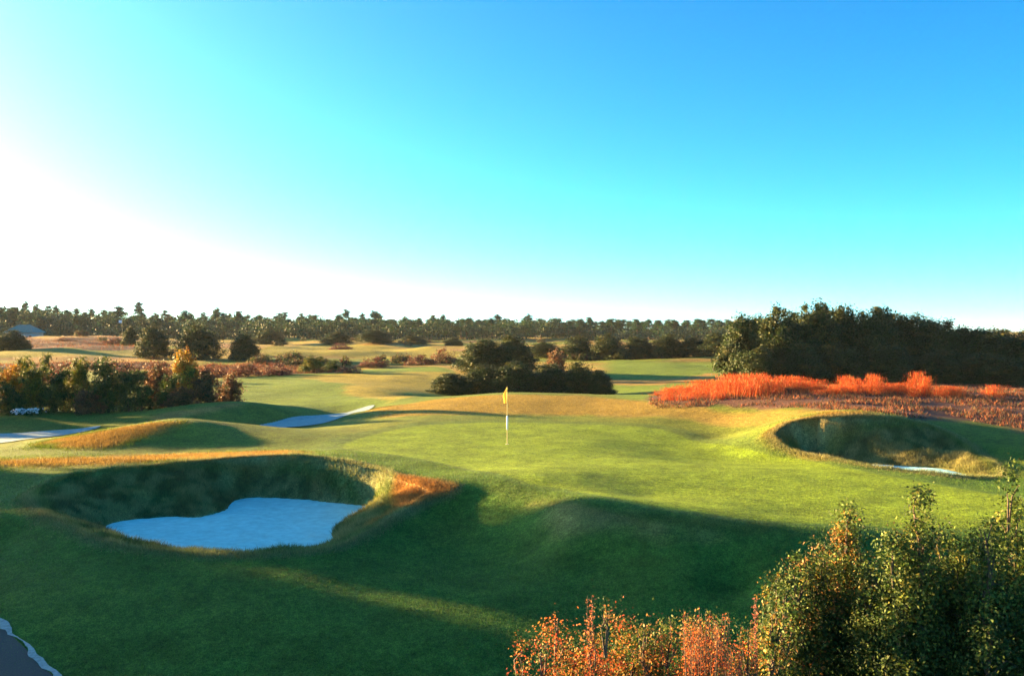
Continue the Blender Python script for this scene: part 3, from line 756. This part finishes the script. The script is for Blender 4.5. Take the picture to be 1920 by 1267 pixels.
def rough_grass():
    rng = np.random.default_rng(21); VV = []
    # short rough over the shaded foreground bank
    n = 330000
    y = 10.5+22*rng.random(n)**1.25; u = rng.uniform(-80, 2000, n); x = (u-960)/FPX*y
    g = poly_sd_box(x, y, GREEN) > -.25
    s1 = poly_sd_box(x, y, pS1) > -.12; s2 = poly_sd_box(x, y, pS2) > -.1
    r1 = poly_sd_box(x, y, pRIM2) > .1
    k = ~(g | s1 | s2 | r1); x, y = x[k], y[k]; n = len(x)
    z = H(x, y)-.01
    col = terrain_colour(x, y)*rng.uniform(.5, 1.9, (n, 1))
    VV.append(blades(np.stack([x, y, z], 1), rng.uniform(.025, .065, n), np.full(n, .014), .9, col, rng))
    # shaggy grass on the bunker faces and lips
    for rim, sand, m in ((pRIM1, pS1, 120000), (pRIM2, pS2, 60000)):
        q = in_poly_points(rim*1.0, m, rng); q = q+rng.normal(size=q.shape)*.12
        q = q[poly_sd(q[:, 0], q[:, 1], sand) < -.03]; n = len(q)
        z = H(q[:, 0], q[:, 1])-.01
        tall = fbm(q[:, 0]/.5, q[:, 1]/.5, 77, 3)
        col = terrain_colour(q[:, 0], q[:, 1])*rng.uniform(.65, 1.5, (n, 1))
        h = (.04+.17*tall)*rng.uniform(.6, 1.3, n)
        VV.append(blades(np.stack([q[:, 0], q[:, 1], z], 1), h, np.full(n, .016), .9, col, rng))
        # lip
        seg = np.roll(rim, -1, 0)-rim; t = rng.random(26000); i = rng.integers(0, len(rim), 26000)
        q = rim[i]+seg[i]*t[:, None]+rng.normal(size=(26000, 2))*.16; n = len(q)
        z = H(q[:, 0], q[:, 1])-.01
        col = pick([(.24, .22, .09), (.14, .17, .05), (.32, .26, .12), (.09, .14, .04)], n, rng)
        VV.append(blades(np.stack([q[:, 0], q[:, 1], z], 1), rng.uniform(.025, .065, n), np.full(n, .015), 1.0, col, rng))
    # dry grass and painted sunlit slopes
    for D_, m in ((DRY_LIT[4], 14000), (DRY_LIT[0], 26000), (DRY_LIT[3], 5000), (DRY_LIT[1], 36000), (DRY_LIT[2], 30000), (DRY_LIT[5], 14000)):
        near = D_ is DRY_LIT[4] or D_ is DRY_LIT[3]
        q = in_poly_points(D_, m, rng); q = q+rng.normal(size=q.shape)*(.15 if near else .5)
        sd = poly_sd(q[:, 0], q[:, 1], D_); q = q[rng.random(len(q)) < sstep(-.6, .9, sd+1.2*(fbm(q[:, 0], q[:, 1], 83, 3)-.5))+(.4 if near else .1)]
        q = q[(poly_sd_box(q[:, 0], q[:, 1], pS1) < -.05)]
        z = H(q[:, 0], q[:, 1])-.01; n = len(q)
        tc = terrain_colour(q[:, 0], q[:, 1])*rng.uniform(.7, 1.4, (n, 1))
        VV.append(blades(np.stack([q[:, 0], q[:, 1], z], 1), rng.uniform(.03, .06 if (D_ is DRY_LIT[3] or D_ is DRY_LIT[0]) else .11, n), np.full(n, .014 if near else .024), .9, tc, rng))
    V = []; F = []; Cc = []; o = 0
    for v, f, c in VV: V.append(v); F.append(f+o); Cc.append(c); o += len(v)
    me = mesh_np('rough_grass', np.concatenate(V), np.concatenate(F), M_BLADE, np.concatenate(Cc))
    tag(obj('rough_grass', me), 'short rough grass over the shaded bank and shaggy bunker faces', 'grass', kind='stuff')
rough_grass()

RED = [(.46, .055, .012), (.40, .045, .012), (.48, .09, .015), (.26, .06, .02), (.34, .15, .04)]
def tussock_mesh(seed, n=150, h=1.3, r=.5, cols=RED, wid=.02):
    rng = np.random.default_rng(seed); P = np.zeros((n, 3)); P[:, :2] = rng.normal(size=(n, 2))*r*.5
    v, f, c = blades(P, h*rng.uniform(.45, 1.0, n), np.full(n, wid), .33, pick(cols, n, rng), rng)
    # feathery seed heads
    m = n; Q = P[rng.integers(0, n, m)]+np.stack([rng.normal(size=m)*.12, rng.normal(size=m)*.12, h*rng.uniform(.45, .85, m)], 1)
    v2, f2, c2 = blades(Q, rng.uniform(.12, .3, m), np.full(m, wid*1.5), .5, pick(cols, m, rng), rng)
    return mesh_np('blades', np.concatenate([v, v2]), np.concatenate([f, f2+len(v)]), M_BLADE, np.concatenate([c, c2]))
TUS = [tussock_mesh(400+i) for i in range(5)]
rngT = np.random.default_rng(31)
tl = []
def tussock(u, y, h, w, label, group):
    x = (u-960)/FPX*y; gz = ground(x, y)
    o = obj('grass_tussock', TUS[rngT.integers(5)], None, (x, y, gz-.03)); o.rotation_euler = (0, 0, rngT.uniform(0, 6.28)); o.scale = (w, w, h/1.3)
    tag(o, label, 'grass', group)
for i in range(80):
    t = rngT.random()**.9; u = 1235+t*300+rngT.normal()*8; y = rngT.uniform(46, 56)-(.0 if u > 1300 else 0)
    hh = np.interp(u, (1230, 1290, 1380, 1500, 1540), (.3, .6, 1.05, .75, .5))*rngT.uniform(.4, 1.2)
    tussock(u, y, hh, rngT.uniform(.8, 1.3), 'flame red grass tussock in the thick drift before the sunlit grove end', 'red grass tussocks in the thick drift')
for uc, n, h, lb in ((1588, 9, .95, 'red grass tussock in the wide clump just past the thick drift'),
                     (1676, 5, 1.1, 'red grass tussock in the upright clump under the grove middle'),
                     (1726, 7, 1.2, 'red grass tussock in the brightest upright clump under the grove'),
                     (1775, 3, .8, 'red grass tussock in the thin clump past the brightest one'),
                     (1850, 3, .6, 'dull red grass tussock in the sparse clump near the grove end')):
    for k in range(n):
        tussock(uc+rngT.normal()*15, rngT.uniform(46, 51), h*rngT.uniform(.45, 1.15), rngT.uniform(.6, .95), lb, lb.replace('tussock', 'tussocks'))

for i in range(34):
    u = rngT.uniform(1530, 1800)
    tussock(u, rngT.uniform(46, 52), rngT.uniform(.25, .65), rngT.uniform(.6, 1.0), 'low red grass tussock between the upright clumps before the grove', 'low red grass tussocks between the clumps')

def heath_cover():
    rng = np.random.default_rng(41); VV = []
    for P, n, hh in ((HEATH[0], 60000, .19), (HEATH[1], 9000, .5), (HEATH[2], 9000, .5), (HEATH[3], 6000, .4)):
        q = in_poly_points(P, n, rng); t = fbm(q[:, 0]/1.1, q[:, 1]/1.1, 91, 3); q = q[t > .42]; t = t[t > .42]; n = len(q)
        z = H(q[:, 0], q[:, 1])-.01
        col = pick([(.13, .05, .03), (.08, .045, .03), (.17, .08, .04), (.06, .06, .03), (.27, .08, .03)], n, rng)
        VV.append(blades(np.stack([q[:, 0], q[:, 1], z], 1), hh*(t+.2)*rng.uniform(.5, 1.4, n), np.full(n, .05), 1.0, col, rng))
    V = []; F = []; Cc = []; o = 0
    for v, f, c in VV: V.append(v); F.append(f+o); Cc.append(c); o += len(v)
    tag(obj('heather', mesh_np('heather', np.concatenate(V), np.concatenate(F), M_BLADE, np.concatenate(Cc))), 'low reddish purple heather carpeting the heath and far pink hill', 'heather', kind='stuff')
heath_cover()

def dune_scrub():
    rng = np.random.default_rng(77); lobes = []
    for i in range(150):
        if i % 3: u = rng.uniform(470, 860); y = rng.uniform(96, 240)
        else: u = rng.uniform(-60, 1340); y = rng.uniform(120, 260)
        x = (u-960)/FPX*y
        if any(poly_sd_box(np.array([x]), np.array([y]), P)[0] > 0 for P in FAIRS): continue
        if fbm(np.array([x/30+9]), np.array([y/9+4]), 53, 4)[0] < .47: continue
        r = rng.uniform(.5, 1.8); h = rng.uniform(.4, 1.2); lobes.append((x, y, ground(x, y)+h*.3, r, r*.8, h*.6))
    pal = palette((.15, .06, .035), (.08, .06, .03), (.05, .07, .02), (.17, .11, .04), (.10, .10, .03), (.05, .07, .02))
    tag(obj('dune_scrub', crown(lobes, 2600, 14, .3, .26, .5, pal, rng, .3, .1)), 'dry reddish scrub dotted over the far dunes', 'scrub', kind='stuff')
dune_scrub()

# white flowers at the foot of the shrub bank
def flower_plant(u, v, w, label):
    rng = np.random.default_rng(int(u)); x, y = hit(u, v); gz = ground(x, y); root = tag(empty('white_flowers', (x, y, gz)), label, 'flowers', 'white flowers at the foot of the autumn bank')
    n = 70; P = np.stack([rng.normal(size=n)*w*.4, rng.normal(size=n)*.25, rng.uniform(.1, .36, n)], 1)
    V, F = leaf_cards(P, unit(rng.normal(size=(n, 3))*.6+np.array((0, -.6, .6))), .15, .8, rng)
    obj('blossom', mesh_np('blossom', V, F, M_LEAF, np.tile((.8, .8, .78), (len(V), 1))), root)
    n = 160; P = np.stack([rng.normal(size=n)*w*.45, rng.normal(size=n)*.28, rng.uniform(0, .28, n)], 1)
    V, F = leaf_cards(P, unit(rng.normal(size=(n, 3))), .12, .5, rng)
    obj('leaves', mesh_np('leaves', V, F, M_LEAF, np.tile((.04, .07, .02), (len(V), 1))), root)
flower_plant(36, 778, .45, 'larger white flower patch under the dark shrub')
flower_plant(62, 778, .4, 'smaller white flower patch right beside the larger one')

# ------------------------------------------------------------------ flagsticks, marker, pavilion
M_POLE = plain_mat('pole_paint', (.6, .5, .2), .5, 20, .1)
M_FLAG = plain_mat('flag_cloth', (.85, .72, .25), .8, 14, .12)
_t = M_FLAG.node_tree; _p = _t.nodes['Principled BSDF']; _o = _t.nodes['Material Output']; _tr = N(_t, 'ShaderNodeBsdfTranslucent'); _tr.inputs[0].default_value = (.85, .68, .2, 1)
_mx = N(_t, 'ShaderNodeMixShader'); _mx.inputs[0].default_value = .6; _t.links.new(_p.outputs[0], _mx.inputs[1]); _t.links.new(_tr.outputs[0], _mx.inputs[2]); _t.links.new(_mx.outputs[0], _o.inputs[0])
M_WHITE = plain_mat('white_paint', (.8, .8, .76), .6, 20, .06)
M_ROOF = plain_mat('teal_roof', (.05, .17, .14), .5, 3, .2)
M_WALL = plain_mat('pavilion_wall', (.35, .33, .30), .8, 2, .15)
M_DARK = plain_mat('dark_cup', (.02, .02, .02), .9, 20, .1)
def flagstick(x, y, h, label, flagmat, band=True, k=1.0):
    gz = ground(x, y); root = tag(empty('flagstick', (x, y, gz)), label, 'flagstick')
    obj('pole', mesh_np('pole', *tube([(0, 0, -.1), (0, 0, h*.5), (0, 0, h)], [.014*k, .012*k, .009*k], 8), M_POLE, None, True), root)
    # limp flag hanging in folds beside the pole
    nu, nv = 9, 14; V = []; fh = .62 if band else .5*k
    for j in range(nv):
        t = j/(nv-1)
        for i in range(nu):
            s = i/(nu-1); fold = .035*math.sin(s*9+t*2)*s
            wx = (.05+.11*math.sin(min(t*1.3, 1)*math.pi*.75))*s if band else .6*k*s
            V.append((-.012-wx*(.9 if band else 1), fold*(1+.4*t)-.01, h-.02-fh*t-(.10*s*(1-t) if band else 0)))
    F = np.array([(j*nu+i, j*nu+i+1, (j+1)*nu+i+1, (j+1)*nu+i) for j in range(nv-1) for i in range(nu-1)])
    fl = obj('flag', mesh_np('flag', np.array(V), F, flagmat, None, True), root)
    m = fl.modifiers.new('thickness', 'SOLIDIFY'); m.thickness = .006
    if band:
        obj('marker_sleeve', mesh_np('marker_sleeve', *tube([(0, 0, .56), (0, 0, .57), (0, 0, 1.10), (0, 0, 1.11)], [.015, .034, .034, .015], 12), M_WHITE, None, True), root)
        ang = np.arange(20)*2*math.pi/20
        V = [(0.054*math.cos(a), .054*math.sin(a), .012) for a in ang]+[(0.068*math.cos(a), .068*math.sin(a), .008) for a in ang]
        F = np.array([(i, (i+1) % 20, 20+(i+1) % 20, 20+i) for i in range(20)])
        obj('cup_rim', mesh_np('cup_rim', np.array(V), F, M_WHITE), root)
    return root
fx, fy = hit(951, 833)
flagstick(fx, fy, 2.24, 'flagstick with limp yellow flag standing on the sunlit putting green', M_FLAG)
x, y, _ = D(229, 165, 0); flagstick(x, y, Zat(600, 165)-ground(x, y), 'far flagstick with small white flag before the pine wood', M_WHITE, False, 1.0)
def box(x0, x1, y0, y1, z0, z1):
    V = np.array([(x0,y0,z0),(x1,y0,z0),(x1,y1,z0),(x0,y1,z0),(x0,y0,z1),(x1,y0,z1),(x1,y1,z1),(x0,y1,z1)], float)
    F = np.array([(3,2,1,0),(4,5,6,7),(0,1,5,4),(1,2,6,5),(2,3,7,6),(3,0,4,7)]); return V, F
def pavilion():
    y = 225; x = (46-960)/FPX*y; gz = ground(x, y); r = tag(empty('pavilion', (x, y, gz-.1)), 'far pavilion with low teal hipped roof before the pines', 'building')
    w, d = 3.3, 2.8; e = Zat(622, y)-gz; t = Zat(608, y)-gz
    obj('wall', mesh_np('wall', *box(-w, w, -d, d, -.3, e), M_WALL), r)
    V = np.array([(-w-.6,-d-.6,e-.1),(w+.6,-d-.6,e-.1),(w+.6,d+.6,e-.1),(-w-.6,d+.6,e-.1),(-w*.45,0,t),(w*.45,0,t)], float)
    me = bpy.data.meshes.new('roof'); me.from_pydata(V.tolist(), [], [(0,1,5,4),(2,3,4,5),(1,2,5),(3,0,4),(3,2,1,0)]); me.materials.append(M_ROOF); obj('roof', me, r)
    for i in range(4):
        xx = -w+.9+i*1.8
        f = obj('window', mesh_np('window', *box(xx-.45, xx+.45, -d-.05, -d+.02, e-1.7, e-.7), M_WHITE), r)
        obj('pane', mesh_np('pane', *box(xx-.38, xx+.38, -d-.07, -d-.03, e-1.63, e-.77), M_DARK), f)
pavilion()

# ------------------------------------------------------------------ the near shrubs
P_NEAR = palette((.035, .055, .014), (.05, .07, .016), (.07, .085, .018), (.12, .12, .02), w=(.4, .3, .2, .1))
def near_palette(tip, tipw, lo, hi):
    A = np.array(((.034, .06, .012), (.048, .078, .014), (.07, .098, .018), (.026, .046, .012))); T = np.array(tip, float)
    def f(cc, out, rng):
        n = len(cc); base = A[rng.integers(0, len(A), n)]; tc = T[rng.integers(0, len(T), n)]
        w = (rng.random(n) < tipw*sstep(lo, hi, cc[:, 2])+.03)[:, None]
        return np.where(w, tc*rng.uniform(.7, 1.2, (n, 1)), base)
    return f
def near_shrub(u, y, spires, label, tips, tipw, seed, wb, leaf=.04, nclump=5000, nleaf=27, body=.66, tlo=.62):
    """spires: (photo u, photo row of the tip, radius)"""
    rng = np.random.default_rng(seed); x = (u-960)/FPX*y; gz = ground(x, y); lobes = []; zt = []
    root = tag(empty('shrub', (x, y, gz-.05)), label, 'shrub', 'shrubs close to the camera')
    for su, sv, r in spires:
        dy = rng.uniform(-.3, .3); sx = (su-960)/FPX*(y+dy)-x; top = Zat(sv, y+dy)-gz; zt.append(top)
        for q in range(7):
            t = q/6; rr = r*(.42+.9*t)*rng.uniform(.8, 1.2); z = top-.15-(top*.42)*t
            lobes.append((sx*(1-.15*t)+rng.normal()*.07, dy+rng.normal()*.07, z, rr, rr, max(.14, top*.07)))
    h = max(zt)
    for i in range(12):
        a = i*2.4; s = wb*rng.uniform(.2, .75); lobes.append((s*math.cos(a), s*math.sin(a)*.7, h*rng.uniform(.3, body), wb*.46, wb*.42, h*.17))
    obj('stem', trunk_mesh(lobes[3::7]+lobes[-6:], .022, rng, .15, 'stem', 3), root)
    tw = []
    for l in [lobes[k] for k in rng.integers(0, len(lobes), 260)]:
        l = np.array(l); d = unit(rng.normal(size=3)+np.array((0, 0, .5))); e = l[:3]+d*l[3:]*rng.uniform(.8, 1.15)
        tw.append(tube([l[:3]-np.array((0, 0, l[5]*.8)), (l[:3]+e)/2+rng.normal(size=3)*.03, e], [.011, .007, .003], 4))
    obj('twigs', mesh_np('twigs', *join(tw), M_BARK, None, True), root)
    pal = near_palette(tips, tipw, h*tlo, h*1.0)
    obj('crown', crown(lobes, nclump, nleaf, .10, leaf, .55, pal, rng, .35, .25, coh=.8), root)
    return root
YG = [(.12, .155, .03), (.09, .135, .025), (.17, .16, .03)]; OR = [(.34, .15, .03), (.26, .13, .04), (.4, .22, .04)]; RD = [(.55, .11, .025), (.48, .16, .03), (.42, .08, .025), (.34, .16, .04)]
near_shrub(1560, 9.6, [(1590,962,.3),(1480,1050,.3),(1535,1020,.26),(1640,1060,.3),(1455,1095,.24),(1600,1080,.4)], 'leafy shrub with russet tipped spire nearest the orange bushes', YG+YG+OR, .5, 501, .85)
near_shrub(1735, 9.2, [(1725,930,.27),(1690,1015,.28),(1780,1005,.28),(1830,1025,.28),(1640,1085,.3),(1740,1060,.45)], 'tall leafy shrub with a bright yellow green spire', YG, .5, 502, .85)
near_shrub(1925, 8.8, [(1905,905,.26),(1860,1000,.28),(1960,975,.28),(2010,1010,.32),(1830,1060,.3),(1900,1070,.45)], 'dark leafy shrub cut by the picture edge', YG, .4, 503, .9)
near_shrub(1100, 8.0, [(1110,1135,.12),(1065,1180,.24),(1020,1205,.22),(1160,1175,.24),(985,1225,.16),(1200,1185,.22),(1100,1195,.3)], 'orange tipped bushy shrub at the bottom edge with a raised pointed top', RD+RD+OR+YG, .8, 504, .75, .028, 3800, 30, .66, .3)
near_shrub(1290, 7.9, [(1240,1160,.16),(1345,1172,.22),(1300,1185,.24),(1390,1190,.2),(1200,1200,.22)], 'orange and olive shrub around the fluffy orange plume', RD+OR+YG+YG, .78, 505, .65, .028, 3400, 30, .66, .3)
near_shrub(1420, 8.6, [(1440,1140,.18),(1400,1195,.18),(1470,1150,.22)], 'low dark olive shrub between the orange bushes and russet spire', YG+OR, .4, 506, .6, .042, 1800, 26)

def plume(u, v0, v1, y, w, n, label, cols, name='plume_grass', wid=.006):
    rng = np.random.default_rng(int(u)); x = (u-960)/FPX*y; gz = ground(x, y); top = Zat(v0, y)-gz; low = Zat(v1, y)-gz
    root = tag(empty(name, (x, y, gz)), label, 'grass')
    m = max(5, int(n/110)); tips = np.stack([rng.normal(size=m)*w*.55, rng.normal(size=m)*w*.5, top-(top-low)*.75*rng.random(m)**1.6], 1)
    base = np.stack([rng.normal(size=m)*.05, rng.normal(size=m)*.05, np.zeros(m)], 1)
    st = [tube([base[i], base[i]*.5+tips[i]*.5*np.array((.55, .55, 1.05)), tips[i]], [.006, .004, .0015], 4) for i in range(m)]
    obj('stalk', mesh_np('stalk', *join(st), M_BARK, None, True), root)
    k = rng.integers(0, m, n); t = rng.beta(3, 1.2, n)
    P = base[k]*(1-t)[:, None]+tips[k]*t[:, None]; mid = base[k]*.5+tips[k]*.5*np.array((.55, .55, 1.05))
    P = base[k]*((1-t)**2)[:, None]+2*mid*(t*(1-t))[:, None]+tips[k]*(t**2)[:, None]
    P = P+rng.normal(size=(n, 3))*np.array((.03, .03, .03))*(1.2-.8*t)[:, None]
    V, F = leaf_cards(P, unit(rng.normal(size=(n, 3))), .026, .35, rng)
    obj('plume', mesh_np('plume', V, F, M_BLADE, np.repeat(pick(cols, n, rng), 4, 0)), root)
FL = [(.58, .14, .035), (.5, .10, .03), (.6, .22, .05), (.4, .16, .06)]
plume(1318, 1150, 1250, 7.5, .24, 9000, 'fluffy bright orange plume grass in front of the orange shrub', FL)
plume(1372, 1205, 1290, 7.3, .16, 4500, 'smaller orange plume grass at the bottom edge', FL)
plume(1417, 1118, 1190, 8.2, .03, 700, 'slim red grass spike standing by the dark olive shrub', [(.5, .14, .08), (.4, .12, .08)])
plume(1108, 1115, 1160, 7.9, .03, 500, 'slim red spike on top of the orange tipped bush', [(.5, .14, .08), (.6, .2, .08)])

# ------------------------------------------------------------------ thin air haze over the course
def haze():
    m, t, out = new_mat('haze'); v = N(t, 'ShaderNodeVolumePrincipled'); v.inputs['Density'].default_value = .00007
    v.inputs['Color'].default_value = (.8, .88, .95, 1); v.inputs['Anisotropy'].default_value = .0
    t.links.new(v.outputs[0], out.inputs['Volume'])
    o = obj('haze', mesh_np('haze', *box(-2700, 2700, -2700, 2700, -4.5, 22), m)); tag(o, 'thin pale air haze over the whole golf course', 'haze', kind='stuff')
haze()
